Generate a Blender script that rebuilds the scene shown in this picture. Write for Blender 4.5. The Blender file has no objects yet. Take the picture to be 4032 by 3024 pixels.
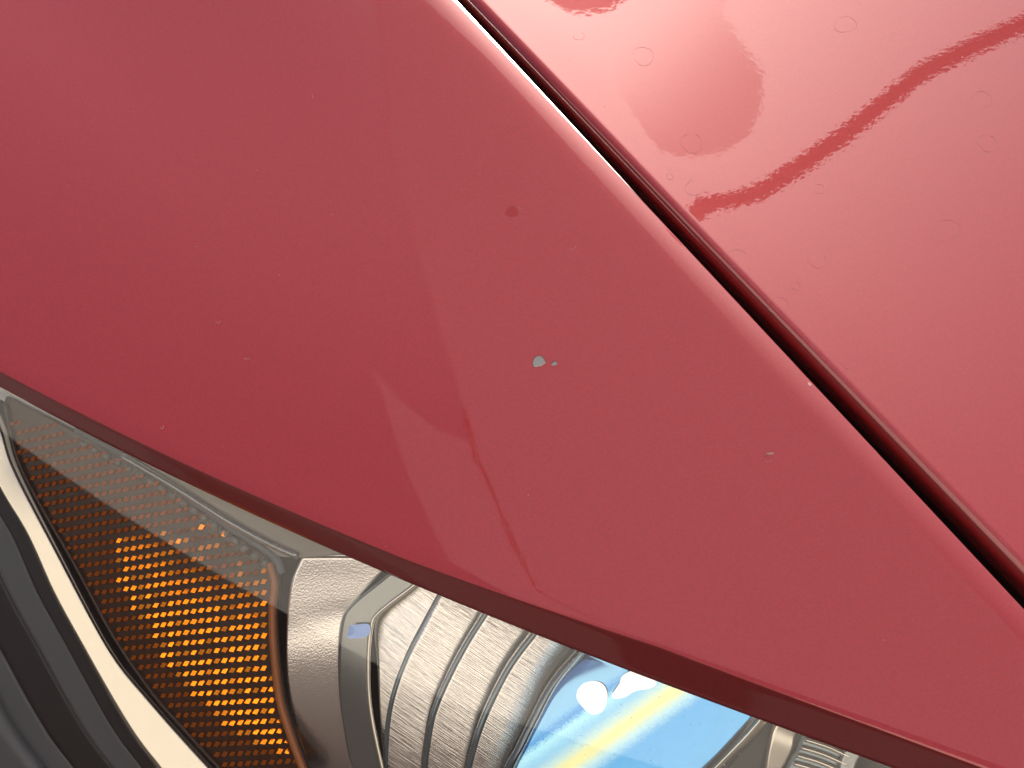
import bpy, math, random
import numpy as np
from mathutils import Vector, Matrix

random.seed(7)
rng = np.random.default_rng(7)
scene = bpy.context.scene
col = scene.collection

# ------------------------------------------------------------------ camera, sky, sun, exposure
PITCH = math.radians(60.0)
TARGET = np.array([0.0, 0.0, 0.86])
DIST = 0.50
K = 36.0 / 50.0                       # sensor width / focal length
R_ = np.array([1.0, 0.0, 0.0])
F_ = np.array([0.0, math.cos(PITCH), -math.sin(PITCH)])
U_ = np.array([0.0, math.sin(PITCH), math.cos(PITCH)])
CAM = TARGET - F_ * DIST
cam_data = bpy.data.cameras.new("camera")
cam = bpy.data.objects.new("camera", cam_data)
col.objects.link(cam)
cam.location = CAM
cam.rotation_euler = (math.pi / 2 - PITCH, 0, 0)
cam_data.lens = 50.0
cam_data.sensor_width = 36.0
cam_data.clip_start = 0.01
cam_data.clip_end = 2000
scene.camera = cam

SUN_EL, SUN_AZ = math.radians(43.5), math.radians(10.0)      # azimuth from +Y towards +X
SUN = np.array([math.sin(SUN_AZ) * math.cos(SUN_EL), math.cos(SUN_AZ) * math.cos(SUN_EL), math.sin(SUN_EL)])

world = bpy.data.worlds.new("World")
scene.world = world
world.use_nodes = True
wn = world.node_tree
sky = wn.nodes.new("ShaderNodeTexSky")
sky.sky_type = 'NISHITA'
sky.sun_disc = False
sky.sun_elevation = SUN_EL
sky.sun_rotation = SUN_AZ
sky.air_density = 0.65
sky.dust_density = 3.2
sky.ozone_density = 1.0
wn.links.new(sky.outputs[0], wn.nodes["Background"].inputs[0])
wn.nodes["Background"].inputs[1].default_value = 0.12

sun_data = bpy.data.lights.new("sun", 'SUN')
sun_data.energy = 3.2
sun_data.angle = math.radians(0.55)
sun_data.color = (1.0, 0.94, 0.85)
sun = bpy.data.objects.new("sun", sun_data)
col.objects.link(sun)
sun.rotation_euler = Vector(SUN).to_track_quat('Z', 'Y').to_euler()
sun.location = (0, 3, 4)

scene.view_settings.view_transform = 'Standard'
scene.view_settings.look = 'None'
scene.view_settings.exposure = 0.58
scene.view_settings.gamma = 1.0
scene.view_settings.use_curve_mapping = False
scene.render.engine = 'CYCLES'
scene.cycles.use_denoising = True
scene.cycles.max_bounces = 10
scene.cycles.transparent_max_bounces = 16
scene.cycles.caustics_reflective = False
scene.cycles.caustics_refractive = False


# ------------------------------------------------------------------ helpers
def nrm(v):
    v = np.asarray(v, float)
    return v / np.linalg.norm(v)

def ray(u, v):
    """viewing ray (forward component 1) of a photograph pixel, 4032 x 3024"""
    u = np.asarray(u, float); v = np.asarray(v, float)
    x = (u - 2016.0) / 4032.0 * K
    y = (1512.0 - v) / 4032.0 * K
    return F_ + x[..., None] * R_ + y[..., None] * U_

def at(u, v, d):
    return CAM + ray(u, v) * np.asarray(d, float)[..., None]

def plane_depth(n, P0):
    n = np.asarray(n, float); c = float(np.dot(P0 - CAM, n))
    return lambda u, v: c / (ray(u, v) @ n)

def mirror_normal(u, v, r):
    w = nrm(ray(float(u), float(v)))
    return nrm(nrm(r) - w)

def direction(az, el):
    az, el = math.radians(az), math.radians(el)
    return np.array([math.sin(az) * math.cos(el), math.cos(az) * math.cos(el), math.sin(el)])

def rotate(v, axis, ang):
    return np.array(Matrix.Rotation(ang, 3, Vector(axis)) @ Vector(v))

def new_mesh(name, verts, faces, mat, parent=None, smooth=True, kind=None):
    me = bpy.data.meshes.new(name)
    me.from_pydata([tuple(map(float, p)) for p in verts], [], faces)
    me.validate()
    if smooth:
        me.polygons.foreach_set("use_smooth", [True] * len(me.polygons))
    me.materials.append(mat)
    me.update()
    o = bpy.data.objects.new(name, me)
    col.objects.link(o)
    if parent is not None:
        o.parent = parent
        o.matrix_parent_inverse = Matrix.Translation(-parent.location) if parent.parent is None else Matrix.Identity(4)
    if kind:
        o["kind"] = kind
    return o

def grid_faces(nu, nv, flip=False):
    f = []
    for i in range(nu - 1):
        for j in range(nv - 1):
            q = (i * nv + j, (i + 1) * nv + j, (i + 1) * nv + j + 1, i * nv + j + 1)
            f.append(q[::-1] if flip else q)
    return f

def spline(pts, n):
    """Catmull-Rom through points, resampled evenly by chord length"""
    p = np.asarray(pts, float)
    e = np.vstack([2 * p[0] - p[1], p, 2 * p[-1] - p[-2]])
    out = []
    for i in range(1, len(e) - 2):
        t = np.linspace(0, 1, 24, endpoint=False)[:, None]
        a, b, c, d = e[i - 1], e[i], e[i + 1], e[i + 2]
        out.append(0.5 * ((2 * b) + (c - a) * t + (2 * a - 5 * b + 4 * c - d) * t ** 2 + (3 * b - a - 3 * c + d) * t ** 3))
    out = np.vstack(out + [p[-1:]])
    s = np.concatenate([[0], np.cumsum(np.linalg.norm(np.diff(out[:, :2], axis=0), axis=1))])
    q = np.linspace(0, s[-1], n)
    return np.stack([np.interp(q, s, out[:, k]) for k in range(out.shape[1])], 1)

def skirted(P, nrmdir, thick):
    """P (nu,nv,3) grid -> verts/faces with a skirt turned back along nrmdir"""
    nu, nv, _ = P.shape
    verts = list(P.reshape(-1, 3))
    faces = grid_faces(nu, nv)
    loop = [(i, 0) for i in range(nu)] + [(nu - 1, j) for j in range(1, nv)] + \
           [(i, nv - 1) for i in range(nu - 2, -1, -1)] + [(0, j) for j in range(nv - 2, 0, -1)]
    base = len(verts)
    for (i, j) in loop:
        verts.append(P[i, j] + nrmdir * thick)
    m = len(loop)
    for k in range(m):
        a, b = loop[k], loop[(k + 1) % m]
        faces.append((a[0] * nv + a[1], base + k, base + (k + 1) % m, b[0] * nv + b[1]))
    return verts, faces

def sheet(name, ca, cb, depth, mat, parent, nu=60, nv=24, thick=0.004, bulge=0.0, tilt=0.0, droop=None):
    """plate between two outline curves given in photograph pixels, at the depth field"""
    A, B = spline(ca, nu), spline(cb, nu)
    w = np.linspace(0, 1, nv)
    UV = A[:, None, :] * (1 - w)[None, :, None] + B[:, None, :] * w[None, :, None]
    d = depth(UV[..., 0], UV[..., 1])
    if tilt:
        width = np.linalg.norm(B - A, axis=1) * MM
        tl = tilt(np.linspace(0, 1, nu)) if callable(tilt) else tilt
        d = d + (tl * width)[:, None] * (w - 0.5)[None, :]
    if droop:
        d = d + droop(np.linspace(0, 1, nu))[:, None]
    if bulge:
        d = d - bulge * (4 * w * (1 - w))[None, :]
    P = at(UV[..., 0], UV[..., 1], d)
    v, f = skirted(P, nrm(F_), thick)
    return new_mesh(name, v, f, mat, parent)

def tube(name, pts, depth, rad, mat, parent, n=60, seg=8, flat=1.0):
    """rod along a pixel curve; rad in metres, may be a callable of t"""
    c = spline(pts, n)
    P = at(c[:, 0], c[:, 1], depth(c[:, 0], c[:, 1]))
    return tube3(name, P, rad, mat, parent, seg, flat)

def tube3(name, P, rad, mat, parent, seg=8, flat=1.0):
    n = len(P)
    T = np.gradient(P, axis=0); T /= np.linalg.norm(T, axis=1)[:, None]
    verts, faces = [], []
    for i in range(n):
        a = nrm(np.cross(T[i], F_)); b = np.cross(a, T[i])
        r = rad(i / (n - 1)) if callable(rad) else rad
        for k in range(seg):
            q = 2 * math.pi * k / seg
            verts.append(P[i] + r * (a * math.cos(q) + flat * b * math.sin(q)))
    for i in range(n - 1):
        for k in range(seg):
            k2 = (k + 1) % seg
            faces.append((i * seg + k, i * seg + k2, (i + 1) * seg + k2, (i + 1) * seg + k))
    faces.append(tuple(range(seg))[::-1]); faces.append(tuple((n - 1) * seg + k for k in range(seg)))
    return new_mesh(name, verts, faces, mat, parent)

def empty(name, loc, parent=None):
    o = bpy.data.objects.new(name, None)
    o.location = loc
    o.empty_display_size = 0.05
    col.objects.link(o)
    return o


# ------------------------------------------------------------------ materials
def mat(name, color=(0.5, 0.5, 0.5), rough=0.4, metal=0.0, **kw):
    m = bpy.data.materials.new(name)
    m.use_nodes = True
    b = m.node_tree.nodes["Principled BSDF"]
    b.inputs["Base Color"].default_value = (*color, 1)
    b.inputs["Roughness"].default_value = rough
    b.inputs["Metallic"].default_value = metal
    for k, v in kw.items():
        b.inputs[k.replace("_", " ")].default_value = v
    return m

def node(m, kind, **kw):
    n = m.node_tree.nodes.new(kind)
    for k, v in kw.items():
        setattr(n, k, v)
    return n

def bsdf(m):
    return m.node_tree.nodes["Principled BSDF"]

def noise_bump(m, scale, strength, dist=0.001, detail=2.0, stretch=None, rot=None, slots=("Normal",)):
    nt = m.node_tree
    tc = node(m, "ShaderNodeTexCoord")
    src = tc.outputs["Object"]
    if stretch is not None:
        mp = node(m, "ShaderNodeMapping")
        mp.inputs["Scale"].default_value = stretch
        if rot is not None:
            mp.inputs["Rotation"].default_value = rot
        nt.links.new(src, mp.inputs[0]); src = mp.outputs[0]
    nz = node(m, "ShaderNodeTexNoise")
    nz.inputs["Scale"].default_value = scale
    nz.inputs["Detail"].default_value = detail
    nt.links.new(src, nz.inputs["Vector"])
    bp = node(m, "ShaderNodeBump")
    bp.inputs["Strength"].default_value = strength
    bp.inputs["Distance"].default_value = dist
    nt.links.new(nz.outputs[0], bp.inputs["Height"])
    for s in slots:
        nt.links.new(bp.outputs[0], bsdf(m).inputs[s])
    return nz, bp

def make_paint():
    m = mat("red_car_paint", (0.222, 0.0185, 0.0200), 0.45, 0.10)
    b = bsdf(m); nt = m.node_tree
    b.inputs["Coat Weight"].default_value = 1.0
    b.inputs["Coat Roughness"].default_value = 0.015
    b.inputs["Coat IOR"].default_value = 1.72
    b.inputs["Specular IOR Level"].default_value = 0.08
    # flake: tiny per-cell brightness change
    tc = node(m, "ShaderNodeTexCoord")
    nz = node(m, "ShaderNodeTexNoise")
    nz.inputs["Scale"].default_value = 1100.0
    nz.inputs["Detail"].default_value = 1.5
    nt.links.new(tc.outputs["Object"], nz.inputs["Vector"])
    mr = node(m, "ShaderNodeMapRange")
    mr.inputs["From Min"].default_value = 0.3; mr.inputs["From Max"].default_value = 0.7
    mr.inputs["To Min"].default_value = 0.92; mr.inputs["To Max"].default_value = 1.08
    nt.links.new(nz.outputs[0], mr.inputs[0])
    hs = node(m, "ShaderNodeHueSaturation")
    hs.inputs["Color"].default_value = (0.222, 0.0185, 0.0200, 1)
    nt.links.new(mr.outputs[0], hs.inputs["Value"])
    nt.links.new(hs.outputs[0], b.inputs["Base Color"])
    # orange peel in the clear coat
    nz2 = node(m, "ShaderNodeTexNoise")
    nz2.inputs["Scale"].default_value = 420.0
    nz2.inputs["Detail"].default_value = 2.0
    nt.links.new(tc.outputs["Object"], nz2.inputs["Vector"])
    bp = node(m, "ShaderNodeBump")
    bp.inputs["Strength"].default_value = 0.007
    bp.inputs["Distance"].default_value = 0.001
    nt.links.new(nz2.outputs[0], bp.inputs["Height"])
    nt.links.new(bp.outputs[0], b.inputs["Coat Normal"])
    return m

M = {}
M["paint"] = make_paint()
M["black"] = mat("black_plastic", (0.018, 0.018, 0.02), 0.45)
M["grey_plastic"] = mat("dark_grey_housing_plastic", (0.11, 0.115, 0.125), 0.5)
M["rubber"] = mat("black_rubber", (0.01, 0.01, 0.01), 0.7)
M["chrome"] = mat("satin_chrome", (0.76, 0.70, 0.60), 0.22, 1.0)
M["chrome_grain"] = mat("grained_chrome", (0.92, 0.87, 0.82), 0.22, 1.0)
noise_bump(M["chrome_grain"], 1400, 0.25, 0.0003)
M["brushed"] = mat("brushed_aluminium", (0.92, 0.88, 0.83), 0.2, 1.0)
def brush(m, e1, e2):
    nt = m.node_tree
    ge = node(m, "ShaderNodeNewGeometry")
    cx = node(m, "ShaderNodeCombineXYZ")
    for i, (e, sc_) in enumerate(((e1, 60.0), (e2, 2200.0))):
        d = node(m, "ShaderNodeVectorMath", operation='DOT_PRODUCT')
        d.inputs[1].default_value = tuple(np.asarray(e) * sc_)
        nt.links.new(ge.outputs["Position"], d.inputs[0])
        nt.links.new(d.outputs["Value"], cx.inputs[i])
    nz = node(m, "ShaderNodeTexNoise")
    nz.inputs["Scale"].default_value = 1.0; nz.inputs["Detail"].default_value = 3.0
    nt.links.new(cx.outputs[0], nz.inputs["Vector"])
    bp = node(m, "ShaderNodeBump"); bp.inputs["Strength"].default_value = 0.5; bp.inputs["Distance"].default_value = 0.0004
    nt.links.new(nz.outputs[0], bp.inputs["Height"]); nt.links.new(bp.outputs[0], bsdf(m).inputs["Normal"])
_b1 = nrm(R_ * 0.81 - U_ * 0.59); _b2 = nrm(R_ * 0.59 + U_ * 0.81)
brush(M["brushed"], _b1, _b2)
M["ridge"] = mat("clear_grey_ridge", (0.22, 0.26, 0.28), 0.12, 0.7)
M["bezel"] = mat("smoked_bezel", (0.30, 0.31, 0.30), 0.15, 0.8)
M["clearish"] = mat("cloudy_clear_plastic", (0.30, 0.27, 0.24), 0.2, 0.0)
M["amber_bed"] = mat("amber_reflector_bed", (0.040, 0.013, 0.005), 0.3)
M["amber"] = mat("amber_prism", (0.98, 0.28, 0.010), 0.18, 1.0)
M["amber_rim"] = mat("amber_rim_plastic", (0.36, 0.11, 0.025), 0.25)
M["primer"] = mat("grey_primer", (0.16, 0.16, 0.163), 0.85, 0.0, Specular_IOR_Level=0.1)
M["projector"] = mat("sky_tinted_projector_glass", (0.30, 0.66, 1.0), 0.12, 1.0)  # blue base stands in for reflected sky
M["dust"] = mat("pale_dust", (0.36, 0.17, 0.16), 0.8)

def make_clear(name, rough=0.0, ior=1.5):
    m = bpy.data.materials.new(name); m.use_nodes = True
    nt = m.node_tree
    nt.nodes.remove(nt.nodes["Principled BSDF"])
    out = nt.nodes["Material Output"]
    tr = nt.nodes.new("ShaderNodeBsdfTransparent"); tr.inputs[0].default_value = (0.96, 0.97, 0.97, 1)
    gl = nt.nodes.new("ShaderNodeBsdfGlossy"); gl.inputs["Roughness"].default_value = rough
    # thin sheet: Schlick reflectance of its two faces, the same from either side
    ge = nt.nodes.new("ShaderNodeNewGeometry")
    dt = nt.nodes.new("ShaderNodeVectorMath"); dt.operation = 'DOT_PRODUCT'
    nt.links.new(ge.outputs["Normal"], dt.inputs[0]); nt.links.new(ge.outputs["Incoming"], dt.inputs[1])
    def mth(op, a, b=None):
        n = nt.nodes.new("ShaderNodeMath"); n.operation = op
        for i, x in enumerate((a, b)):
            if x is None: continue
            if isinstance(x, (int, float)): n.inputs[i].default_value = x
            else: nt.links.new(x, n.inputs[i])
        return n.outputs[0]
    f1 = mth('POWER', mth('SUBTRACT', 1.0, mth('ABSOLUTE', dt.outputs["Value"])), 5.0)
    class fr: outputs = [mth('MINIMUM', mth('ADD', mth('MULTIPLY', f1, 0.92), 0.08), 1.0)]
    mx = nt.nodes.new("ShaderNodeMixShader")
    nt.links.new(fr.outputs[0], mx.inputs[0]); nt.links.new(tr.outputs[0], mx.inputs[1])
    nt.links.new(gl.outputs[0], mx.inputs[2]); nt.links.new(mx.outputs[0], out.inputs[0])
    return m
M["lens"] = make_clear("clear_polycarbonate", 0.03)
gm = mat("asphalt", (0.10, 0.095, 0.09), 0.9)
noise_bump(gm, 60, 0.4, 0.01)
M["ground"] = gm

# ------------------------------------------------------------------ ground
g = new_mesh("ground", [(-600, -600, 0), (600, -600, 0), (600, 600, 0), (-600, 600, 0)], [(0, 1, 2, 3)], M["ground"], smooth=False, kind="structure")

M["stucco"] = mat("cream_stucco", (0.84, 0.78, 0.68), 0.85)
noise_bump(M["stucco"], 90, 0.3, 0.004)
def box(name, lo, hi, m, parent=None):
    x0, y0, z0 = lo; x1, y1, z1 = hi
    v = [(x0, y0, z0), (x1, y0, z0), (x1, y1, z0), (x0, y1, z0), (x0, y0, z1), (x1, y0, z1), (x1, y1, z1), (x0, y1, z1)]
    f = [(0, 3, 2, 1), (4, 5, 6, 7), (0, 1, 5, 4), (1, 2, 6, 5), (2, 3, 7, 6), (3, 0, 4, 7)]
    return new_mesh(name, v, f, m, parent, smooth=False)
M["brown_door"] = mat("dark_brown_door", (0.055, 0.035, 0.028), 0.6)
M["galvanised"] = mat("dark_galvanised_steel", (0.10, 0.10, 0.105), 0.5, 0.3)
def rod3(name, pts, rad, mt, parent, seg=10):
    P = np.asarray(pts, float); n = len(P)
    T = np.gradient(P, axis=0); T /= np.linalg.norm(T, axis=1)[:, None]
    verts, faces = [], []
    for i in range(n):
        ref = np.array([0.3, 0.2, 1.0]) if abs(T[i][2]) < 0.9 else np.array([1.0, 0.2, 0])
        a = nrm(np.cross(T[i], ref)); b = np.cross(a, T[i])
        r = rad if not isinstance(rad, (list, tuple)) else rad[0] + (rad[1] - rad[0]) * i / (n - 1)
        for k in range(seg):
            q = 2 * math.pi * k / seg
            verts.append(P[i] + r * (a * math.cos(q) + b * math.sin(q)))
    for i in range(n - 1):
        for k in range(seg):
            k2 = (k + 1) % seg
            faces.append((i * seg + k, i * seg + k2, (i + 1) * seg + k2, (i + 1) * seg + k))
    faces.append(tuple(range(seg))[::-1]); faces.append(tuple((n - 1) * seg + k for k in range(seg)))
    return new_mesh(name, verts, faces, mt, parent)
# unseen lamp added so its arm mirrors as a dark line in the hood
lampost = empty("added_street_lamp", (5.3, 5.72, 0))
lampost["label"] = "unseen steel street lamp added to mirror a dark line in the hood"
lampost["category"] = "added street lamp"
rod3("pole", [(5.3, 5.72, 0), (5.3, 5.72, 2), (5.3, 5.72, 4), (5.3, 5.72, 5.42)], (0.09, 0.06), M["galvanised"], lampost, 16)
rod3("arm", [(5.3, 5.72, 5.4), (4.3, 5.0, 5.48), (3.31, 4.30, 5.5), (2.8, 4.01, 5.5), (2.43, 3.67, 5.5), (2.07, 3.38, 5.5), (1.84, 3.23, 5.5), (1.66, 3.12, 5.5)], 0.042, M["galvanised"], lampost, 16)
# unseen sign added to mirror a dark shape at the hood's top
M["sign_back"] = mat("pale_sign_back", (0.62, 0.60, 0.62), 0.6)
sign = empty("added_road_sign", (1.15, 4.3, 0))
sign["label"] = "unseen road sign added to mirror a dusky block at the top of the hood"; sign["category"] = "road sign"
rod3("post", [(1.15, 4.32, 0), (1.15, 4.32, 2.5), (1.15, 4.32, 5.0)], 0.04, M["galvanised"], sign)
new_mesh("plate", [(x, y, z) for y in (4.24, 4.27) for x, z in ((0.90, 5.2), (1.42, 5.2), (1.42, 5.34), (1.36, 5.44), (1.18, 5.5), (1.0, 5.44), (0.90, 5.32))],
         [tuple(range(7))[::-1], tuple(range(7, 14))] + [(k, (k + 1) % 7, 7 + (k + 1) % 7, 7 + k) for k in range(7)], M["sign_back"], sign, smooth=False)
# unseen sheer sheet added to mirror a soft rose shape in the hood
DENS = (-1.35, -0.70)
def make_mesh_fabric():
    m = bpy.data.materials.new("sheer_mesh_fabric"); m.use_nodes = True
    nt = m.node_tree; nt.nodes.remove(nt.nodes["Principled BSDF"])
    a = nt.nodes.new("ShaderNodeBsdfDiffuse"); a.inputs[0].default_value = (0.40, 0.26, 0.26, 1)
    b = nt.nodes.new("ShaderNodeBsdfTransparent")
    mx = nt.nodes.new("ShaderNodeMixShader"); # opacity grows to one side to fade the mirrored shape
    ge = nt.nodes.new("ShaderNodeNewGeometry"); dp = nt.nodes.new("ShaderNodeVectorMath"); dp.operation = 'DOT_PRODUCT'
    dp.inputs[1].default_value = (0.8, -0.6, 0.0)
    mr = nt.nodes.new("ShaderNodeMapRange"); mr.interpolation_type = 'SMOOTHSTEP'
    mr.inputs["From Min"].default_value = DENS[0]; mr.inputs["From Max"].default_value = DENS[1]
    mr.inputs["To Min"].default_value = 1.0; mr.inputs["To Max"].default_value = 0.74
    nt.links.new(ge.outputs["Position"], dp.inputs[0]); nt.links.new(dp.outputs["Value"], mr.inputs[0]); nt.links.new(mr.outputs[0], mx.inputs[0])
    nt.links.new(a.outputs[0], mx.inputs[1]); nt.links.new(b.outputs[0], mx.inputs[2])
    nt.links.new(mx.outputs[0], nt.nodes["Material Output"].inputs[0])
    return m
M["mesh_fabric"] = make_mesh_fabric()
scr = [(1.93, 4.6), (1.91, 4.31), (2.1, 4.0), (2.09, 3.82), (2.03, 3.67), (1.90, 3.57), (1.76, 3.50), (1.62, 3.42), (1.50, 3.42), (1.42, 3.55), (1.36, 3.75), (1.42, 4.2), (1.5, 4.6)]
nC = len(scr)
screen = new_mesh("added_mesh_screen", [(x, y, 5.5) for x, y in scr] + [(x, y, 5.503) for x, y in scr],
                  [tuple(range(nC))[::-1], tuple(range(nC, 2 * nC))], M["mesh_fabric"], smooth=False)
screen["label"] = "unseen rose mesh screen added to mirror a soft darker shape in the hood"; screen["category"] = "mesh screen"
# unseen sail added overhead, cut to mirror crisp paler panels in the fender
def make_sail_fabric():
    m = bpy.data.materials.new("pale_sail_fabric"); m.use_nodes = True
    nt = m.node_tree; nt.nodes.remove(nt.nodes["Principled BSDF"])
    a = nt.nodes.new("ShaderNodeBsdfDiffuse"); a.inputs[0].default_value = (0.66, 0.68, 0.75, 1)
    b = nt.nodes.new("ShaderNodeBsdfTranslucent"); b.inputs[0].default_value = (0.74, 0.77, 0.88, 1)
    mx = nt.nodes.new("ShaderNodeMixShader"); mx.inputs[0].default_value = 0.6
    nt.links.new(a.outputs[0], mx.inputs[1]); nt.links.new(b.outputs[0], mx.inputs[2])
    nt.links.new(mx.outputs[0], nt.nodes["Material Output"].inputs[0])
    return m
M["sail"] = make_sail_fabric()
sail_edge = [(-0.70, 1.26), (-0.72, 1.115), (-0.734, 0.962), (-0.717, 0.861), (-0.677, 0.781), (-0.641, 0.711), (-0.600, 0.594), (-0.579, 0.514), (-0.549, 0.338),
             (-0.550, 0.217), (-0.562, 0.149), (-0.633, 0.182), (-0.701, 0.277), (-0.747, 0.373), (-0.733, 0.196), (-0.721, 0.061), (-0.700, -0.046), (-0.685, -0.12),
             (-0.66, -0.50), (0.75, -0.50), (0.75, -0.1), (0.5, 0.4), (0.2, 0.9), (-0.1, 1.3)]
nS = len(sail_edge)
sail = empty("added_shade_sail", (0, 0, 3.0))
sail["label"] = "unseen pale fabric sail added to mirror lighter panels in the fender paint"; sail["category"] = "shade sail"
new_mesh("fabric", [(x, y, 3.0) for x, y in sail_edge] + [(x, y, 3.004) for x, y in sail_edge],
         [tuple(range(nS)), tuple(range(2 * nS - 1, nS - 1, -1))] + [(k, (k + 1) % nS, nS + (k + 1) % nS, nS + k) for k in range(nS)], M["sail"], sail, smooth=False)
rod3("added_rope", [(-0.545, 0.25, 2.99), (-0.541, 0.221, 2.97), (-0.538, 0.113, 2.97), (-0.523, 0.057, 2.97), (-0.514, -0.002, 2.97), (-0.502, -0.087, 2.97), (-0.490, -0.131, 2.97), (-0.45, -0.3, 2.97), (-0.40, -0.50, 2.98)], 0.0036, M["rubber"], sail)  # added to mirror a thin dark line in the fender
added_house = empty("added_house", (0, -3.2, 0))  # unseen, added behind the camera and shaped for the headlight reflections
added_house["label"] = "house out of view, cream above dark brown, added and shaped for the headlight reflections"
added_house["category"] = "added_house"
def slab(name, prof, y0, y1, m, parent):
    n = len(prof)
    v = [(x, y0, z) for x, z in prof] + [(x, y1, z) for x, z in prof]
    f = [tuple(range(n)), tuple(range(2 * n - 1, n - 1, -1))] + [(k, n + k, n + (k + 1) % n, (k + 1) % n) for k in range(n)]
    return new_mesh(name, v, f, m, parent, smooth=False)
head = [(12, 3.4), (-2.4, 3.4), (-16, 10.1)]
slab("upper_wall", [(-16, 10.104), (-16, 13), (12, 13), (12, 3.404), (-2.4, 3.404)], -3.4, -3.1, M["stucco"], added_house)
slab("garage_front", [(-16, 0), (-16, 10.1), (-2.4, 3.4), (12, 3.4), (12, 0)], -3.4, -3.12, M["brown_door"], added_house)

# ------------------------------------------------------------------ the car: outlines measured in the photograph
MM = DIST * K / 4032.0                # metres per photograph pixel at the target
car = empty("red_car", (0, 0, 0))
car["label"] = "front corner of a glossy red car with chipped paint and a headlight"
car["category"] = "car"

Gp = np.array([(1784, 0), (1969, 201), (2143, 396), (2360, 613), (2500, 768), (2600, 866), (2741, 1010), (3030, 1335),
               (3190, 1513), (3371, 1700), (3621, 1961), (4032, 2406)], float)
Gc = np.polyfit(Gp[:, 0], Gp[:, 1], 3)
def lin_ext(c, lo, hi):
    dc = np.polyder(c)
    def f(u):
        u = np.asarray(u, float); q = np.clip(u, lo, hi)
        return np.polyval(c, q) + np.polyval(dc, q) * (u - q)
    return f
G = lin_ext(Gc, 1750, 4050)                                   # fender edge along the hood gap: v(u)
Fp = np.array([(0, 1522), (303, 1688), (707, 1890), (1009, 2036), (1390, 2190), (1633, 2303), (1899, 2417), (2253, 2556),
               (2589, 2682), (2941, 2817), (3163, 2899), (3404, 2981)], float)
Fc = np.polyfit(Fp[:, 0], Fp[:, 1], 3)
FL = lin_ext(Fc, -50, 3500)                                   # lower edge of the fender over the lamp: v(u)
def flange_w(u):                                              # apparent height of the turned-down edge
    return np.interp(u, [-800, 0, 700, 1600, 2600, 3400, 4500], [60, 62, 72, 88, 140, 135, 120])

# hood plane, gap axis, fender plane
front = nrm([0.60, -0.80, 0.0]); side = nrm([-0.80, -0.60, 0.0])
n_h = nrm(np.array([0, 0, 1.0]) + 0.09 * front - 0.06 * side)
P_anchor = at(np.array(2600.0), np.array(866.0), np.array(DIST / (0.93)))
dh = plane_depth(n_h, P_anchor)
gu = np.array([1784.0, 4032.0]); gP = at(gu, G(gu), dh(gu, G(gu)))
axis = nrm(gP[1] - gP[0])
def toward(n, ang):
    a = rotate(n, axis, ang); b = rotate(n, axis, -ang)
    return a if a @ side > b @ side else b
n_f = toward(n_h, math.radians(12.5))
df0 = plane_depth(n_f, gP.mean(0))

def fender_depth(u, v):
    u = np.asarray(u, float); v = np.asarray(v, float)
    d = df0(u, v)
    am = (v - G(u)) * 0.70 * MM * 1000          # mm from the gap
    bm = (FL(u) - flange_w(u) - v) * 0.92 * MM * 1000   # mm above the bend over the lamp
    off = np.clip(am, 0, None) ** 2 / (2 * 1800.0)
    ym = np.clip(1700 - v, 0, None) * MM * 1000
    w_ = np.clip(am / 120, 0, 1); off = off + ym ** 2 / (2 * 1300.0) * w_ * w_ * (3 - 2 * w_)
    off = off + np.where(am < 10, 1.3 * (1 - np.clip(am, 0, 10) / 10) ** 2.4, 0)
    off = off + np.where(bm < 5, 0.16 * (1 - np.clip(bm, 0, 5) / 5) ** 2.2, 0)
    return d + off / 1000.0

# ------------------------------------------------------------------ fender
def build_fender():
    nt, ns = 220, 110
    t = np.linspace(0, 1, nt)
    ug = np.interp(t, [0, 1], [500, 5200]); vg = G(ug)
    uf = np.interp(t, [0, 1], [-1900, 4900]); vf = FL(uf) - flange_w(uf)
    s = np.linspace(0, 1, ns); s = 0.5 - 0.5 * np.cos(math.pi * s)       # denser at both edges
    UU = uf[:, None] * (1 - s) + ug[:, None] * s
    VV = vf[:, None] * (1 - s) + vg[:, None] * s
    top = at(UU, VV, fender_depth(UU, VV))
    rows = []
    # flange: turned-down face over the lamp (from the hem upwards)
    w = flange_w(uf)
    q = np.concatenate([np.linspace(1, 0.4, 6), np.linspace(0.34, 0.01, 18)])
    d0 = fender_depth(uf, vf)
    def prof(x):
        c = 0.045
        return (x - c * (1 - np.exp(-x / c))) / (1 - c)
    back = []
    for k, (qq, extra) in enumerate([(0.2, 0.0112), (0.7, 0.0106), (0.96, 0.0100), (1.0, 0.0094)]):
        back.append(at(uf, vf + w * qq, d0 + extra))
    fl = [at(uf, vf + w * x, d0 + 0.0085 * prof(x)) for x in q]
    # gap side: hem, step and inner wall
    lat = nrm(np.cross(axis, n_f)); lat = lat if lat @ side < 0 else -lat
    tt = np.clip((ug - 1500) / (3000 - 1500), 0, 1)
    step = 0.0003 + 0.0022 * (1 - tt)
    edge = top[:, -1]
    hem = []
    for a, dn in [(0.25, 0.1), (0.5, 0.35), (0.62, 0.75), (0.66, 1.3), (0.66, 2.0), (0.7, 2.3)]:
        hem.append(edge + lat * a / 1000 - n_f * dn / 1000)
    for a, dn in [(0.6, 5.0), (0.5, 16)]:
        hem.append(edge + lat * a / 1000 - n_f * dn / 1000)
    grid = np.stack(back + fl + [top[:, j] for j in range(ns)] + hem, 1)
    return new_mesh("fender", grid.reshape(-1, 3), grid_faces(nt, grid.shape[1]), M["paint"], car)
fender = build_fender()

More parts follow.
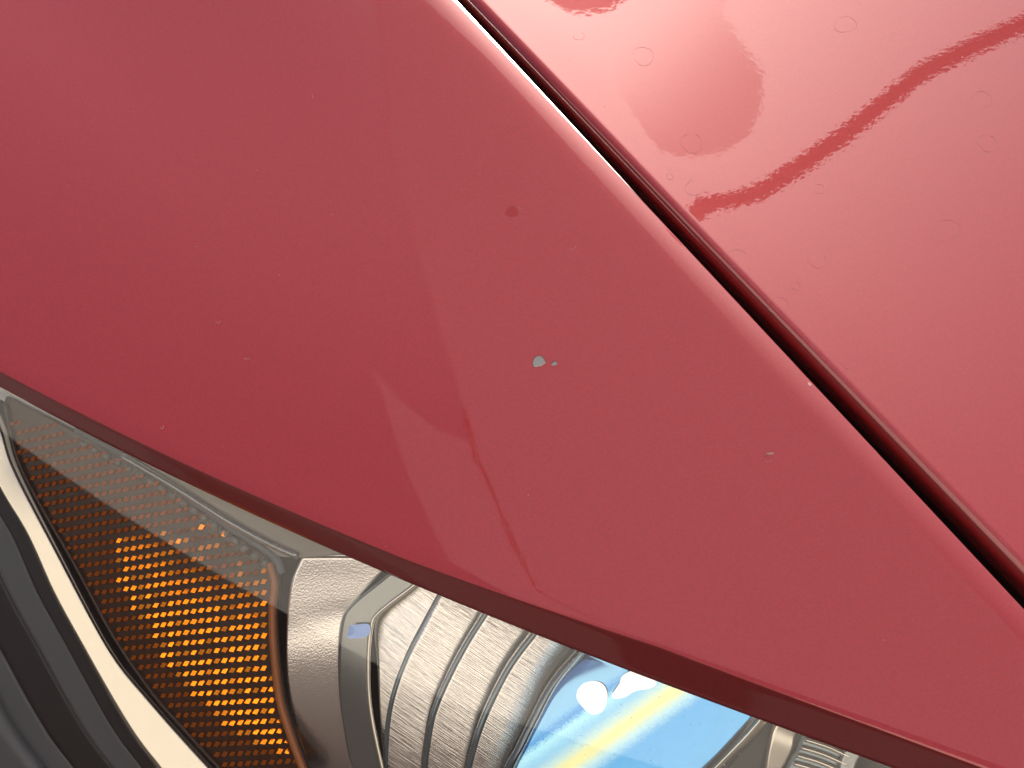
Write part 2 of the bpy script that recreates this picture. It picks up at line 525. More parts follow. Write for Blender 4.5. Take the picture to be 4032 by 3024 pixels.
def build_glint_lip():
    """bright inner lip of the fender, visible in the gap"""
    ug = np.linspace(900, 3150, 120); vg = G(ug)
    edge = at(ug, vg, fender_depth(ug, vg))
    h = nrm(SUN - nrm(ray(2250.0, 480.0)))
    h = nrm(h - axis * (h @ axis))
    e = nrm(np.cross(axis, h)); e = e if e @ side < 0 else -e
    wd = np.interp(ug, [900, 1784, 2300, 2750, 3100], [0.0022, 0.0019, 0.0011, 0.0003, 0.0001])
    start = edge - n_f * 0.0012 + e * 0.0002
    rows = []
    for a in np.linspace(0, 1, 9):
        rows.append(start + e * (wd * a)[:, None] - h * 0.02 * ((wd * a) ** 2)[:, None] * 40)
    rows.append(rows[-1] + e * 0.0003 - h * 0.0008)
    rows.append(rows[-1] - h * 0.012)
    grid = np.stack(rows, 1)
    return new_mesh("edge_glint_lip", grid.reshape(-1, 3), grid_faces(len(ug), grid.shape[1]), M["lip"], fender)
M["lip"] = mat("sun_glint_metal", (0.85, 0.8, 0.75), 0.3, 1.0)  # pale metal stands in for the sun glint along the edge
build_glint_lip()

# ------------------------------------------------------------------ hood
def hood_profile(l):
    """height in mm at l mm in from the hood edge: rolled edge, then a crown that rises to the right"""
    r = 4.5
    h = np.where(l < r, np.sqrt(np.clip(r * r - (r - np.clip(l, 0, r)) ** 2, 0, None)) - r, 0.0)
    g = np.linspace(0, 1400, 2801)
    q = np.clip((g - 25) / 170.0, 0, 1)
    sl = 0.02 * q * q * (3 - 2 * q) * np.interp(g, [0, 260, 900, 1400], [1, 1, 0.1, 0.0])
    hh = np.concatenate([[0], np.cumsum((sl[1:] + sl[:-1]) / 2 * 0.5)])
    return h - 0.25 * np.exp(-(l / 16.0) ** 2) + np.interp(l, g, hh)
def build_hood():
    nt = 200
    ug = np.linspace(300, 5600, nt)
    gap = np.interp(ug, [1700, 2700, 4032, 5600], [75, 93, 140, 192])
    uh = ug + gap; vh = G(ug)
    P0 = at(uh, vh, dh(uh, vh))
    lat = nrm(np.cross(axis, n_h)); lat = lat if lat @ side < 0 else -lat
    l = np.concatenate([4.5 * (1 - np.cos(np.linspace(0.0, 1, 16) * math.pi / 2)), 4.5 + np.cumsum(np.linspace(0.6, 14, 130))])
    h = hood_profile(l)
    rows = []
    for dn, a in [(22, 7.0), (16, 3.0), (12, 2.2), (9.0, 1.2), (6.6, 0.35), (5.2, 0.0)]:
        rows.append(P0 + lat * a / 1000 - n_h * (dn + 0.25) / 1000)
    for li, hi in zip(l, h):
        rows.append(P0 + lat * li / 1000 + n_h * hi / 1000)
    grid = np.stack(rows, 1)
    return new_mesh("hood", grid.reshape(-1, 3), grid_faces(nt, grid.shape[1]), M["paint"], car), grid
hood, hood_grid = build_hood()

# gutter below the gap
M["gutter"] = mat("dull_red_gutter", (0.014, 0.009, 0.010), 0.6)
def build_gutter():
    nt = 80
    ug = np.linspace(300, 5600, nt); gap = np.interp(ug, [1700, 4032], [46, 100])
    u0, v0 = ug, G(ug)
    P = at(u0, v0, dh(u0, v0))
    lat = nrm(np.cross(axis, n_h)); lat = lat if lat @ side < 0 else -lat
    rows = [P + lat * a / 1000 - n_h * b / 1000 for a, b in [(-25, 26), (-4, 25.5), (-1, 25), (3, 25), (5, 25.5), (8, 26), (60, 27)]]
    grid = np.stack(rows, 1)
    return new_mesh("gap_gutter", grid.reshape(-1, 3), grid_faces(nt, grid.shape[1]), M["gutter"], car)
build_gutter()

# ------------------------------------------------------------------ headlight
def lens_depth(u, v):
    u = np.asarray(u, float); v = np.asarray(v, float)
    vb = FL(u) - flange_w(u)
    d0 = fender_depth(u, vb) + 0.0110
    b = (v - FL(u)) * 0.92 * MM
    return d0 - 0.06 * b + 1.6 * np.clip(b, 0, None) ** 2

def below(off):
    return lambda u, v: lens_depth(u, v) + off

def facing(u, v, az, el, off):
    """plane through pixel (u,v), `off` behind the lens, turned so that it mirrors direction (az, el)"""
    n = mirror_normal(u, v, direction(az, el))
    P0 = at(np.array(float(u)), np.array(float(v)), lens_depth(float(u), float(v)) + off)
    return plane_depth(n, P0)

lamp = empty("headlight", (0, 0, 0)); lamp.parent = car
# housing bowl
sheet("housing", [(-700, 1300), (-700, 2400), (-700, 3700)], [(4600, 3380), (4600, 3600), (4600, 3900)], below(0.075), M["black"], lamp, 30, 60, 0.002)
# outer clear cover (its top slides under the fender edge)
uu = np.linspace(-900, 4600, 120)
def build_lens():
    rows = []
    for b in np.concatenate([[-40, -15], np.linspace(0, 1900, 60)]):
        v = FL(uu) + b
        rows.append(at(uu, v, lens_depth(uu, v)))
    grid = np.stack(rows, 1)
    return new_mesh("lens_cover", grid.reshape(-1, 3), grid_faces(len(uu), grid.shape[1], True), M["lens"], lamp)
build_lens()

# amber side reflector
AL = [(15, 1590), (60, 1790), (140, 1960), (300, 2240), (440, 2500), (590, 2720), (720, 2870), (860, 3024), (1010, 3180)]
AR = [(25, 1560), (300, 1700), (600, 1865), (900, 2080), (1060, 2195), (1098, 2300), (1088, 2400), (1095, 2560), (1120, 2750), (1165, 2900), (1210, 3024), (1260, 3180)]
bed_d = below(0.016)
sheet("amber_reflector", AL, AR, bed_d, M["amber_bed"], lamp, 80, 30, 0.006)

def amber_inside(u, v, m=0):
    L = np.array(AL, float); Rr = np.array(AR, float)
    ul = np.interp(v, L[:, 1], L[:, 0]); ur = np.interp(v, Rr[:, 1], Rr[:, 0])
    return ul + 14 + m < u < ur - 34 - m

half = lambda u, v: mirror_normal(u, v, SUN)
prisms = []
for r in range(-4, 42):
    u = -60.0
    while u < 1300:
        base = 1600 + 40.5 * r
        slope = np.interp(base, [1600, 2100, 2800], [-0.22, -0.16, -0.05])
        v = base + slope * (u - 700)
        pitch = 27 + 5.0 * (u / 1200)
        u += pitch
        if v < 1660 or v > 3150 or not amber_inside(u, v):
            continue
        # distance outside the field turned to the sun
        dl = (np.interp(v, [1900, 2100, 2200, 2320, 2480, 2650, 2800, 2900, 2960], [560, 500, 470, 500, 600, 700, 850, 960, 1130]) - u)
        dt = (np.interp(u, [480, 700, 850, 1080], [2120, 2075, 2110, 2250]) - v)
        if v > 2960: dl = max(dl, (v - 2950) * 2)
        out = max(dl, dt * 1.2, 0) + rng.normal(0, 9)
        k = np.clip(out / 40.0, 0, 1)
        n = mirror_normal(u, v, nrm(direction(16, 58) * (1 - k) + direction(175, 2) * k + rng.normal(0, 0.025, 3)))
        prisms.append((u, v, n))
def prism_geo(u, v, n):
    sc = 0.92 + 0.22 * (u / 1200)
    cd = float(bed_d(u, v)) - 0.0014
    P0 = at(np.array(u), np.array(v), np.array(cd))
    pd = plane_depth(n, P0)
    c = np.array([(-13, 7), (3, 10), (13, -7), (-3, -10)], float) * sc * (1 + rng.normal(0, 0.06, (4, 2)))
    uu_, vv_ = u + c[:, 0], v + c[:, 1]
    top = at(uu_, vv_, pd(uu_, vv_))
    c2 = c * 1.25
    bot = at(u + c2[:, 0], v + c2[:, 1], bed_d(u + c2[:, 0], v + c2[:, 1]) + 0.0006)
    vs = np.vstack([top, bot])
    fs = [(0, 1, 2, 3), (0, 4, 5, 1), (1, 5, 6, 2), (2, 6, 7, 3), (3, 7, 4, 0)]
    return vs, fs
order = sorted(prisms, key=lambda p: -(p[0]))
vis = [p for p in prisms if p[1] < 3040]
vis.sort(key=lambda p: abs(p[0] - 850) + 0.6 * abs(p[1] - 2500))
near = vis[:300]
ids = set(id(p) for p in near)
for p in near:
    vs, fs = prism_geo(*p)
    new_mesh("amber_prism", vs, fs, M["amber"], lamp, smooth=False)
allv, allf = [], []
for p in prisms:
    if id(p) in ids: continue
    vs, fs = prism_geo(*p)
    b0 = len(allv); allv += list(vs); allf += [tuple(i + b0 for i in f) for f in fs]
new_mesh("amber_prism_field", allv, allf, M["amber"], lamp, smooth=False, kind="stuff")
# rim rods round the amber field
tube("amber_rim", [(p[0] + 4, p[1]) for p in AL], below(0.0145), 0.0007, M["amber_bed"], lamp, 120)
tube("amber_edge", [(1062, 2215), (1080, 2300), (1072, 2400), (1078, 2560), (1100, 2750), (1145, 2900), (1190, 3024), (1240, 3180)], below(0.0145), 0.0016, M["amber_rim"], lamp, 120)

# cream chrome strip along the lower edge of the reflector
SL = [(-160, 1620), (0, 1925), (110, 2110), (210, 2335), (330, 2555), (500, 2860), (620, 3024), (740, 3180)]
SR = [(-90, 1480), (0, 1680), (55, 1850), (230, 2190), (430, 2560), (590, 2760), (830, 3024), (980, 3180)]
sheet("trim_strip", SL, SR, below(0.022), M["chrome"], lamp, 80, 10, 0.006, tilt=0.4)
# black stepped housing left of it
def shifted(pts, du, dv=0):
    return [(a + du, b + dv) for a, b in pts]
for k, (d0, d1, m_, off) in enumerate([(-62, 2, "black", 0.026), (-175, -60, "grey_plastic", 0.028), (-330, -172, "black", 0.034), (-470, -328, "grey_plastic", 0.036), (-900, -466, "grey_plastic", 0.030)]):
    sheet("housing_step", shifted(SL, d0), shifted(SL, d1), below(off + 0.004), M[m_], lamp, 60, 8, 0.01)

# grained chrome plate
PL = [(1188, 2192), (1145, 2300), (1128, 2480), (1132, 2680), (1165, 2850), (1215, 3024), (1270, 3180)]
PR = [(1560, 2192), (1430, 2335), (1352, 2440), (1338, 2620), (1350, 2800), (1385, 3024), (1420, 3180)]
sheet("grained_plate", PL, PR, below(0.020), M["chrome_grain"], lamp, 80, 24, 0.008, tilt=0.3, droop=lambda t: 7.0 * (np.clip(t - 0.35, 0, 1) * 0.085) ** 2)
# smoked bezel
BL = [(1640, 2160), (1530, 2265), (1385, 2385), (1345, 2460), (1332, 2620), (1342, 2800), (1385, 3024), (1420, 3180)]
BR = [(1740, 2210), (1632, 2303), (1495, 2410), (1462, 2470), (1450, 2620), (1460, 2800), (1505, 3024), (1545, 3180)]
sheet("bezel", BL, BR, below(0.016), M["bezel"], lamp, 80, 12, 0.012)
tube("bezel_edge", BR, below(0.0156), 0.0008, M["chrome"], lamp, 80)
# louvres and ridges
r1 = [(1800, 2230), (1730, 2345), (1665, 2470), (1590, 2620), (1535, 2800), (1515, 3024), (1510, 3180)]
r2 = [(1990, 2300), (1910, 2420), (1840, 2530), (1770, 2660), (1710, 2800), (1685, 2920), (1672, 3024), (1665, 3180)]
r3 = [(2190, 2390), (2100, 2500), (2010, 2620), (1940, 2750), (1885, 2880), (1845, 3024), (1815, 3180)]
r4 = [(2390, 2470), (2290, 2570), (2180, 2700), (2095, 2860), (2045, 2960), (2010, 3024), (1960, 3180)]
r0 = [(1740, 2210), (1640, 2306), (1500, 2412), (1474, 2475), (1486, 2620), (1496, 2800), (1511, 3024), (1508, 3180)]
def back_b(u, v):
    return np.clip((np.asarray(v, float) - FL(u)) * 0.92 * MM, 0, None)
def lou_d(u, v):
    b = back_b(u, v)
    return lens_depth(u, v) + 0.025 - 0.15 * b + 5.0 * np.clip(b - 0.030, 0, None) ** 2
sheet("louvre", r0, r1, lou_d, M["brushed"], lamp, 60, 10, 0.006, tilt=lambda t: np.interp(t, [0, 1], [0.1, -0.25]))
sheet("louvre", shifted(r1, 0), shifted(r2, 0), lambda u, v: lou_d(u, v) + 0.001, M["brushed"], lamp, 60, 10, 0.006, tilt=lambda t: np.interp(t, [0, 1], [0.38, 0.30]))
sheet("louvre", r2, r3, lambda u, v: lou_d(u, v) + 0.002, M["brushed"], lamp, 60, 10, 0.006, tilt=lambda t: np.interp(t, [0, 1], [0.38, 0.30]))
sheet("louvre", r3, r4, lambda u, v: lou_d(u, v) + 0.003, M["brushed"], lamp, 60, 10, 0.006, tilt=lambda t: np.interp(t, [0, 1], [0.38, 0.30]))
for rr, w_ in ((r1, 0.0010), (r2, 0.0010), (r3, 0.0011), (r4, 0.0022)):
    tube("ridge", rr, lambda u, v: lou_d(u, v) - 0.001, w_, M["ridge"], lamp, 60, 12)

# projector glass: a tall wing, sky reflection painted in, that runs down to the left
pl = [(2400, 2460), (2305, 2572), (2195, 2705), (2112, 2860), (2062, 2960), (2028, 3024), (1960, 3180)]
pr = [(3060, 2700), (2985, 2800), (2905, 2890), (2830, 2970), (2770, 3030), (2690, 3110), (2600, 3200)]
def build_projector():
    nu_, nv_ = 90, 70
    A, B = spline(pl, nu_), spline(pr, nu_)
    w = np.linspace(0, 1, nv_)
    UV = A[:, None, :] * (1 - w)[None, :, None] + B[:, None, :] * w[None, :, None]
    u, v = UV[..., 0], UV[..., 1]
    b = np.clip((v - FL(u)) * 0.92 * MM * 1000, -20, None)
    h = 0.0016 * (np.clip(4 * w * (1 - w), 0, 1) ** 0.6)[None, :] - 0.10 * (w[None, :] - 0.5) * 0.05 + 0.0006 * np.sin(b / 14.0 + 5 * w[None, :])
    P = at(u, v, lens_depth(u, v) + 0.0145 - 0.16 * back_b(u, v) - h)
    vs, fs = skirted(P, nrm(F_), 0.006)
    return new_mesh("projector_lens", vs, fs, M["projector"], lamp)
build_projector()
M["glint_glass"] = mat("sun_glint_glass", (0.75, 0.88, 0.98), 0.36, 1.0)
M["yellow_streak"] = mat("yellow_streak_glass", (1.0, 0.92, 0.45), 0.3, 1.0)
def cap(name, cu, cv, ru, rv, ang, hh, mt, off=0.0085):
    n, rings = 24, 10
    d0 = float(lens_depth(cu, cv)) + off
    verts, faces = [at(np.array(float(cu)), np.array(float(cv)), np.array(d0 - hh))], []
    for i in range(1, rings + 1):
        s_ = math.sin(i / rings * math.pi / 2); c_ = math.cos(i / rings * math.pi / 2)
        for k in range(n):
            a = 2 * math.pi * k / n
            x, y = ru * s_ * math.cos(a), rv * s_ * math.sin(a)
            uu_, vv_ = cu + x * math.cos(ang) - y * math.sin(ang), cv + x * math.sin(ang) + y * math.cos(ang)
            verts.append(at(np.array(uu_), np.array(vv_), np.array(d0 - hh * c_)))
    for k in range(n):
        faces.append((0, 1 + k, 1 + (k + 1) % n))
        for i in range(rings - 1):
            faces.append((1 + i * n + k, 1 + (i + 1) * n + k, 1 + (i + 1) * n + (k + 1) % n, 1 + i * n + (k + 1) % n))
    return new_mesh(name, verts, faces, mt, lamp)
def glint(name, outline, az, el, off):
    """small mirror facet added inside the lamp, standing in for a glint"""
    c = np.mean(outline, 0)
    pd = facing(c[0], c[1], az, el, off)
    o = spline(list(outline) + [outline[0]], 33)[:-1]
    n = len(o); verts = [at(np.array(c[0]), np.array(c[1]), pd(c[0], c[1]) - 0.0002)]
    for s_, dd in ((0.6, -0.00012), (1.0, 0.0)):
        q = c + (o - c) * s_
        verts += list(at(q[:, 0], q[:, 1], pd(q[:, 0], q[:, 1]) + dd))
    faces = [(0, 1 + k, 1 + (k + 1) % n) for k in range(n)]
    for i in (0,):
        faces += [(1 + i * n + k, 1 + (i + 1) * n + k, 1 + (i + 1) * n + (k + 1) % n, 1 + i * n + (k + 1) % n) for k in range(n)]
    return new_mesh(name, verts, faces, M["glint_glass"], lamp)
M["glint_glass"] = mat("sun_glint_mirror", (0.95, 0.95, 0.95), 0.10, 1.0)
glint("sun_glint_facet", [(2275, 2715), (2300, 2690), (2345, 2682), (2380, 2700), (2392, 2745), (2372, 2800), (2330, 2812), (2290, 2780), (2270, 2745)], -165, 58, 0.0065)
glint("sun_glint_facet", [(2440, 2690), (2452, 2660), (2500, 2640), (2560, 2660), (2585, 2690), (2560, 2710), (2500, 2722), (2460, 2745), (2415, 2750), (2410, 2735)], -165, 58, 0.0060)
_f = glint("sky_glint_facet", [(1378, 2462), (1452, 2458), (1446, 2504), (1368, 2512)], -40, 78, 0.0125)
_f.data.materials[0] = mat("sky_tinted_facet", (0.62, 0.78, 1.0), 0.12, 1.0)  # blue tint paints a sky reflection on the added facet
def reflection_bands(m):
    """painted sky reflection: blue with a yellow and a cyan refraction streak"""
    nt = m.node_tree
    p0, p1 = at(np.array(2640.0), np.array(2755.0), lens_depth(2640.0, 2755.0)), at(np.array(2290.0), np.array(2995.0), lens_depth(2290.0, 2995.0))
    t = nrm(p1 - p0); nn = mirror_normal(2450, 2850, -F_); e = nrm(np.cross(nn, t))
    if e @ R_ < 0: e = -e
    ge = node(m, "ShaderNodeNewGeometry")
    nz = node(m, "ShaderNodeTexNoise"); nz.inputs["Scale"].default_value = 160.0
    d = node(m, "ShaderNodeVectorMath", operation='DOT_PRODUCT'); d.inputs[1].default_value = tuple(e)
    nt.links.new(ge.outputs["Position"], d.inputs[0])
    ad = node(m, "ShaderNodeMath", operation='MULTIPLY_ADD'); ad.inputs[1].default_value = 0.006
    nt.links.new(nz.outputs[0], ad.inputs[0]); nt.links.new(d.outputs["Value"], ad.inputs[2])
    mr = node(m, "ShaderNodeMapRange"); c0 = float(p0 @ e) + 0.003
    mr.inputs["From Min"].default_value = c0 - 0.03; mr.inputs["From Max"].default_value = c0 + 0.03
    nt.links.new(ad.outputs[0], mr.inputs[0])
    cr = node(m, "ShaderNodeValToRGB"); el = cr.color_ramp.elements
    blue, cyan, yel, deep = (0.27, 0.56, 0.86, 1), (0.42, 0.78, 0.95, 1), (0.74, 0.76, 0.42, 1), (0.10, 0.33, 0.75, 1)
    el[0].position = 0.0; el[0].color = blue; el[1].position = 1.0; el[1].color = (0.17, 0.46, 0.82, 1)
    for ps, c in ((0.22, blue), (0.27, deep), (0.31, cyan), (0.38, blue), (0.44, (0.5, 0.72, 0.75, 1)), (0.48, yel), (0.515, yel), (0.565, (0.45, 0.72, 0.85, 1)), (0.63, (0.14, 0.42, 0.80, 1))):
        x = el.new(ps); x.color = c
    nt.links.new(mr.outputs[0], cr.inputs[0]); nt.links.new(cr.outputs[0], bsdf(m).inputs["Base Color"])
reflection_bands(M["projector"])
q0 = pr
q1 = [(3100, 2740), (3030, 2835), (2965, 2915), (2890, 2990), (2820, 3060), (2740, 3140), (2640, 3240)]
sheet("projector_ring", q0, q1, below(0.024), M["chrome"], lamp, 50, 14, 0.006, bulge=0.006)
q2 = [(3160, 2770), (3062, 2850), (3035, 2920), (3018, 3024), (3010, 3180)]
sheet("inner_shroud", q1, q2, below(0.036), M["black"], lamp, 40, 8, 0.006)
q3 = [(3230, 2800), (3140, 2885), (3122, 2950), (3082, 3024), (3000, 3180)]
sheet("shroud_plate", q2, q3, below(0.028), M["chrome"], lamp, 40, 10, 0.006, tilt=0.3)
q4 = [(3260, 2820), (3168, 2895), (3140, 2960), (3100, 3024), (3030, 3180)]
sheet("inner_shroud", q3, q4, below(0.034), M["black"], lamp, 30, 6, 0.006)
q5 = [(3400, 2850), (3330, 2955), (3305, 3024), (3280, 3180)]
sheet("light_guide", q4, q5, below(0.030), M["ridge"], lamp, 30, 10, 0.006)
for k in range(9):
    a = k / 8
    p0 = np.array([3185, 2880]) * (1 - a) + np.array([3060, 3130]) * a
    p1 = np.array([3360, 2950]) * (1 - a) + np.array([3270, 3200]) * a
    tube("light_rib", [p0, (p0 + p1) / 2 - np.array([0, 6]), p1], below(0.0288), 0.0009, M["chrome"], lamp, 16)
q6 = [(3460, 2880), (3390, 2975), (3365, 3030), (3340, 3180)]
sheet("light_guide_edge", q5, q6, below(0.028), M["bezel"], lamp, 30, 8, 0.006)
q7 = [(4500, 3200), (4450, 3300), (4400, 3400), (4300, 3600)]
sheet("inner_shroud", q6, q7, below(0.040), M["black"], lamp, 30, 12, 0.006)
# grey shoulder above the amber reflector
ua = [(60, 1548), (300, 1685), (600, 1850), (900, 2062), (1070, 2180), (1182, 2196)]
ub = [(60, 1530), (400, 1715), (707, 1865), (1009, 2010), (1200, 2095), (1420, 2180)]
M["shoulder"] = mat("grey_shoulder_plastic", (0.30, 0.26, 0.22), 0.35)
sheet("shoulder", ua, ub, below(0.012), M["shoulder"], lamp, 60, 12, 0.006)
tube("shoulder_ridge", [(480, 1795), (700, 1925), (900, 2052), (1060, 2140), (1172, 2190)], below(0.0105), 0.0014, M["bezel"], lamp, 60, 10)
tube("shoulder_ridge", [(300, 1690), (600, 1858), (900, 2070), (1075, 2190), (1110, 2260)], below(0.0125), 0.0016, M["grey_plastic"], lamp, 60, 10)
# pale scalloped cells along the top of the reflector
M["cell"] = mat("pale_reflector_cell", (0.16, 0.155, 0.14), 0.25)
cc = spline([(330, 1750), (600, 1900), (900, 2112), (1045, 2222)], 18)
def pad(u, v, ru, rv, ang):
    d0 = float(bed_d(u, v))
    verts = [at(np.array(u), np.array(v), np.array(d0 - 0.0016))]; faces = []
    n = 14
    for ring, (s_, hh) in enumerate(((0.6, 0.0014), (1.0, 0.0004), (1.08, -0.001))):
        for k in range(n):
            a = 2 * math.pi * k / n
            x, y = ru * s_ * math.cos(a), rv * s_ * math.sin(a)
            uu_, vv_ = u + x * math.cos(ang) - y * math.sin(ang), v + x * math.sin(ang) + y * math.cos(ang)
            verts.append(at(np.array(uu_), np.array(vv_), np.array(d0 - hh)))
    for k in range(n):
        k2 = (k + 1) % n
        faces.append((0, 1 + k, 1 + k2))
        for q in (0, 1):
            faces.append((1 + q * n + k, 1 + (q + 1) * n + k, 1 + (q + 1) * n + k2, 1 + q * n + k2))
    return new_mesh("reflector_cell", verts, faces, M["cell"], lamp)
for k in range(18):
    pad(cc[k, 0], cc[k, 1], 17 + 5 * k / 17, 14 + 5 * k / 17, 0.6)
print("sun", SUN, "n_h", n_h, "n_f", n_f)

# ------------------------------------------------------------------ marks on the paint
from mathutils.bvhtree import BVHTree
def bvh(o):
    me = o.data
    return BVHTree.FromPolygons([v.co[:] for v in me.vertices], [p.vertices[:] for p in me.polygons])
bv = {"fender": bvh(fender), "hood": bvh(hood)}
def on(which, u, v, up=0.00006):
    loc, n, i, d = bv[which].ray_cast(Vector(CAM), Vector(nrm(ray(float(u), float(v)))))
    if loc is None: return None
    n = np.array(n); n = n if n @ (CAM - np.array(loc)) > 0 else -n
    return np.array(loc) + n * up, n
def patch(name, which, pts, mt, parent, up):
    c = np.mean(pts, 0)
    ring = [on(which, *p, up)[0] for p in pts]
    skirt = [on(which, *(c + (np.array(p) - c) * 1.04), -0.0001)[0] for p in pts]
    verts = [on(which, *c, up)[0]] + ring + skirt; n = len(pts)
    faces = [(0, 1 + k, 1 + (k + 1) % n) for k in range(n)]
    faces += [(1 + k, 1 + n + k, 1 + n + (k + 1) % n, 1 + (k + 1) % n) for k in range(n)]
    return new_mesh(name, verts, faces, mt, parent, smooth=False)
def strand(name, which, pts, rad, mt, parent, n=16, up=0.00008):
    c = spline(pts, n)
    P = np.array([on(which, a, b, up)[0] for a, b in c])
    return tube3(name, P, rad, mt, parent, 5)
z1 = lambda x, y: (1950 + x * 0.1808, 1300 + y * 0.1808)
z3 = lambda x, y: (2900 + x * 0.1205, 1700 + y * 0.1205)
M["chip_lit_rim"] = mat("lit_lifted_paint_edge", (0.45, 0.22, 0.20), 0.5)  # paler tone paints light on the lifted lower edge
M["chip_shade"] = mat("shaded_cut_paint_edge", (0.10, 0.012, 0.015), 0.5)  # dark tone paints the shade along the upper edge
c1 = [z1(*p) for p in [(830, 785), (822, 700), (850, 620), (900, 578), (960, 562), (1015, 580), (1060, 630), (1098, 695), (1090, 718), (1040, 742), (1000, 778), (960, 782), (900, 797)]]
k1 = patch("paint_chip", "fender", c1, M["primer"], fender, 0.00005); k1["label"] = "larger round chip showing grey primer"
strand("chip_edge", "fender", [z1(*p) for p in [(824, 790), (816, 700), (843, 615), (895, 570), (960, 552), (1022, 572), (1066, 625), (1104, 692)]], 0.00011, M["chip_shade"], fender, 24)
strand("chip_edge", "fender", [z1(*p) for p in [(1100, 708), (1045, 745), (1005, 782), (960, 786)]], 0.00018, M["chip_lit_rim"], fender, 10)
strand("chip_edge", "fender", [z1(*p) for p in [(940, 790), (895, 800), (850, 795)]], 0.00011, M["chip_lit_rim"], fender, 8)
c2 = [z1(*p) for p in [(1225, 745), (1262, 700), (1310, 680), (1342, 700), (1345, 735), (1300, 758), (1245, 765)]]
k2 = patch("paint_chip", "fender", c2, M["primer"], fender, 0.00005); k2["label"] = "smaller chip beside the round one"
strand("chip_edge", "fender", [z1(*p) for p in [(1212, 750), (1230, 712), (1270, 680), (1312, 662), (1348, 690)]], 0.00014, M["chip_shade"], fender, 12)
strand("chip_edge", "fender", [z1(*p) for p in [(1350, 742), (1300, 768), (1240, 772), (1212, 755)]], 0.00010, M["chip_lit_rim"], fender, 10)
c3 = [z3(*p) for p in [(965, 712), (1050, 680), (1130, 660), (1215, 675), (1238, 695), (1205, 735), (1100, 752), (975, 740)]]
M["flake"] = mat("dull_flaked_paint", (0.24, 0.09, 0.085), 0.6)
k3 = patch("paint_chip", "fender", c3, M["flake"], fender, 0.00005); k3["label"] = "faint flaked chip near the hood gap"
strand("chip_edge", "fender", [z3(*p) for p in [(960, 705), (1050, 668), (1130, 642), (1225, 662)]], 0.00012, M["chip_shade"], fender, 10)
strand("chip_edge", "fender", [z3(*p) for p in [(930, 850), (960, 790), (1010, 760), (1060, 775)]], 0.00010, M["chip_shade"], fender, 8)
strand("chip_edge", "fender", [z3(*p) for p in [(940, 930), (980, 985), (1060, 985), (1130, 955), (1165, 920)]], 0.00007, M["flake"], fender, 10)
k4 = patch("paint_chip", "fender", [(3180, 1508), (3186, 1505), (3196, 1514), (3192, 1521), (3182, 1517)], M["dust"], fender, 0.0001)
k4["label"] = "tiny white nick on the gap edge"
# fibres and specks of dust
for pts in [[(848, 1272), (856, 1268), (862, 1276), (868, 1264)], [(962, 1418), (966, 1410), (975, 1416), (982, 1412)], [(2242, 980), (2256, 982), (2266, 974), (2268, 970)],
            [(1228, 372), (1232, 380), (1233, 388)], [(762, 976), (772, 970), (776, 972)], [(2040, 812), (2046, 822), (2056, 822)], [(632, 1684), (640, 1690), (644, 1676)]]:
    strand("dust_fibre", "fender", pts, 0.00007, M["dust"], fender, 10)
sv, sf = [], []
spk = [("fender", 526, 440), ("fender", 151, 560), ("fender", 268, 729), ("fender", 151, 878), ("fender", 1043, 418), ("fender", 1501, 613), ("fender", 1100, 1083), ("fender", 1306, 845),
       ("fender", 878, 1760), ("fender", 1520, 2152), ("fender", 3480, 2520), ("fender", 1950, 2040), ("fender", 2080, 1950), ("fender", 1820, 605), ("fender", 1890, 685), ("fender", 1010, 670),
       ("hood", 2243, 234), ("hood", 3225, 135), ("hood", 3418, 825), ("hood", 3780, 1450), ("hood", 3804, 1631), ("hood", 3720, 1125), ("hood", 3930, 950), ("hood", 2380, 420), ("hood", 2360, 370), ("hood", 3880, 2010), ("hood", 3560, 1060), ("hood", 3960, 180)]
for w_, n_ in (("fender", 120), ("hood", 120)):
    for k in range(n_):
        spk.append((w_, rng.uniform(0, 4032), rng.uniform(0, 2900)))
for i, (w_, u, v) in enumerate(spk):
    h = on(w_, u, v, 0.00005)
    other = on("hood" if w_ == "fender" else "fender", u, v)
    if h is None or (other is not None and np.linalg.norm(other[0] - CAM) < np.linalg.norm(h[0] - CAM)): continue
    P, n = h
    if n @ nrm(CAM - P) < 0.5: continue
    r = rng.uniform(0.00012, 0.00022) if i < 28 else rng.uniform(0.00003, 0.00009)
    a = nrm(np.cross(n, [1, 0.3, 0.2])); b = np.cross(n, a); b0 = len(sv)
    ph = rng.uniform(0, 6)
    for k in range(5):
        q = ph + 2 * math.pi * k / 5; rr = r * rng.uniform(0.6, 1.2)
        sv.append(P + rr * (a * math.cos(q) + b * math.sin(q)))
    sv.append(P + n * r * 0.7)
    for k in range(5):
        sf.append((b0 + k, b0 + (k + 1) % 5, b0 + 5))
new_mesh("dust", sv, sf, M["dust"], fender, smooth=False, kind="stuff")
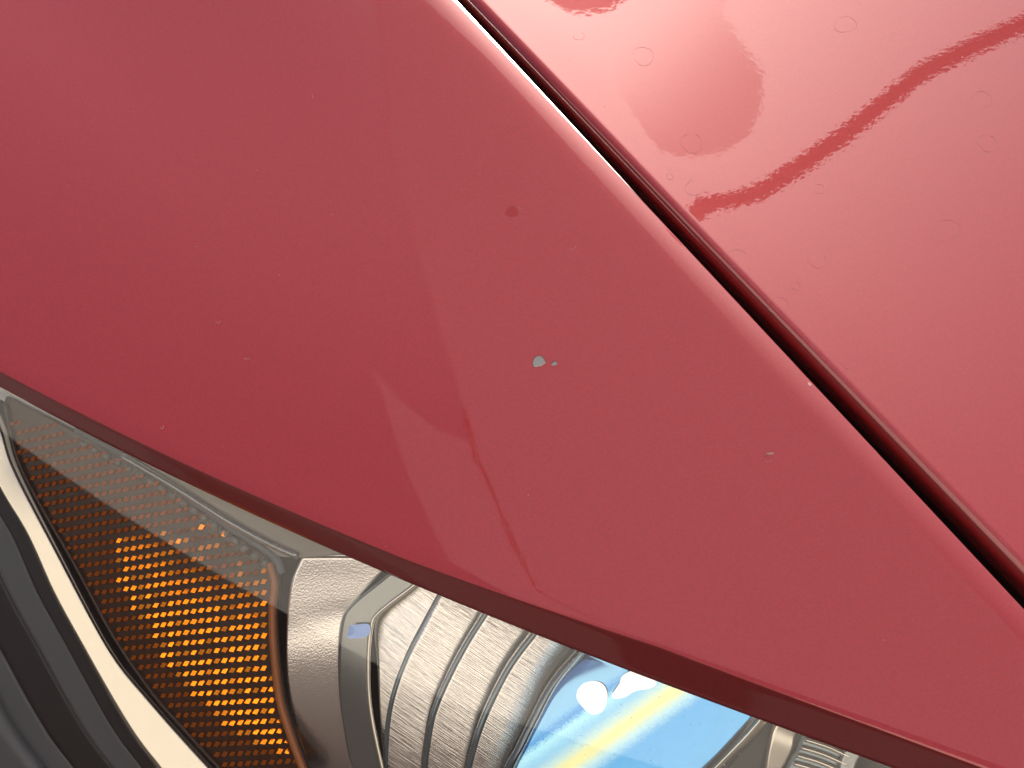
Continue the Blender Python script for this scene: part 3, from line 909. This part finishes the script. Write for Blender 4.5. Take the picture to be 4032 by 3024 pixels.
# dried water rings on the hood
M["water_ring"] = mat("dried_mineral_ring", (0.27, 0.06, 0.065), 0.5)
for (cu, cv, rr) in [(2533, 221, 42), (3329, 97, 40), (2722, 564, 44), (2738, 736, 40), (3218, 1025, 36), (2895, 1015, 40), (3062, 1200, 38), (3134, 1126, 19), (3223, 743, 22), (3861, 395, 42),
                     (3887, 564, 38), (3724, 907, 52), (2280, 142, 20), (2638, 696, 13), (3338, 1417, 38)]:
    n_ = 40; P = []
    ph = rng.uniform(0, 6, 3)
    a0 = rng.uniform(0, 6.28); span = rng.uniform(4.2, 6.0)
    for k in range(n_):
        a = a0 + span * k / (n_ - 1)
        r = rr * (1 + 0.08 * math.sin(2 * a + ph[0]) + 0.06 * math.sin(3 * a + ph[1]))
        h = on("hood", cu + r * math.cos(a), cv + r * 0.82 * math.sin(a), 0.00001)
        if h is not None: P.append(h[0])
    tube3("water_ring", np.array(P), lambda t: 0.00003 + 0.00005 * abs(math.sin(7 * t + ph[2])), M["water_ring"], hood, 5)

# soft dull stain above the chip
M["stain"] = mat("dull_stain", (0.20, 0.018, 0.020), 0.6, 0.0, Coat_Weight=0.78, Coat_Roughness=0.05, Specular_IOR_Level=0.05)
patch("paint_stain", "fender", [(2016 + 25 * math.cos(a) * (1 + 0.15 * math.sin(3 * a)), 832 + 22 * math.sin(a)) for a in np.linspace(0, 2 * math.pi, 22)[:-1]], M["stain"], fender, 0.00006)
# grit on the lamp cover over the projector
gv, gf = [], []
for k in range(70):
    u = rng.uniform(2080, 2950); v = FL(u) + rng.uniform(25, 420)
    if v > 3040: continue
    P = at(np.array(u), np.array(v), lens_depth(u, v) - 0.0001); r = rng.uniform(0.00006, 0.00022); b0 = len(gv)
    for q in range(5):
        a = 2 * math.pi * q / 5 + k
        gv.append(P + r * rng.uniform(0.6, 1.3) * (R_ * math.cos(a) + U_ * math.sin(a)))
    gf.append(tuple(range(b0, b0 + 5)))
M["grit"] = mat("white_grit", (0.8, 0.8, 0.78), 0.8)
new_mesh("grit", gv, gf, M["grit"], lamp, smooth=False, kind="stuff")

# bumper skin below the lamp
ub_ = np.linspace(-900, 4600, 90)
bg = []
for b_, dd in [(1745, 0.012), (1746, 0.004), (1752, 0.0005), (1764, -0.0015), (1785, -0.0022)] + [(x, -0.0022 + (x - 1785) * 0.00001) for x in np.linspace(1850, 3600, 24)]:
    vb_ = FL(ub_) + b_
    bg.append(at(ub_, vb_, lens_depth(ub_, FL(ub_) + min(b_, 1785)) + max(0, b_ - 1785) * MM * 0.6 + dd))
bg = np.stack(bg, 1)
new_mesh("bumper", bg.reshape(-1, 3), grid_faces(len(ub_), bg.shape[1]), M["paint"], car)
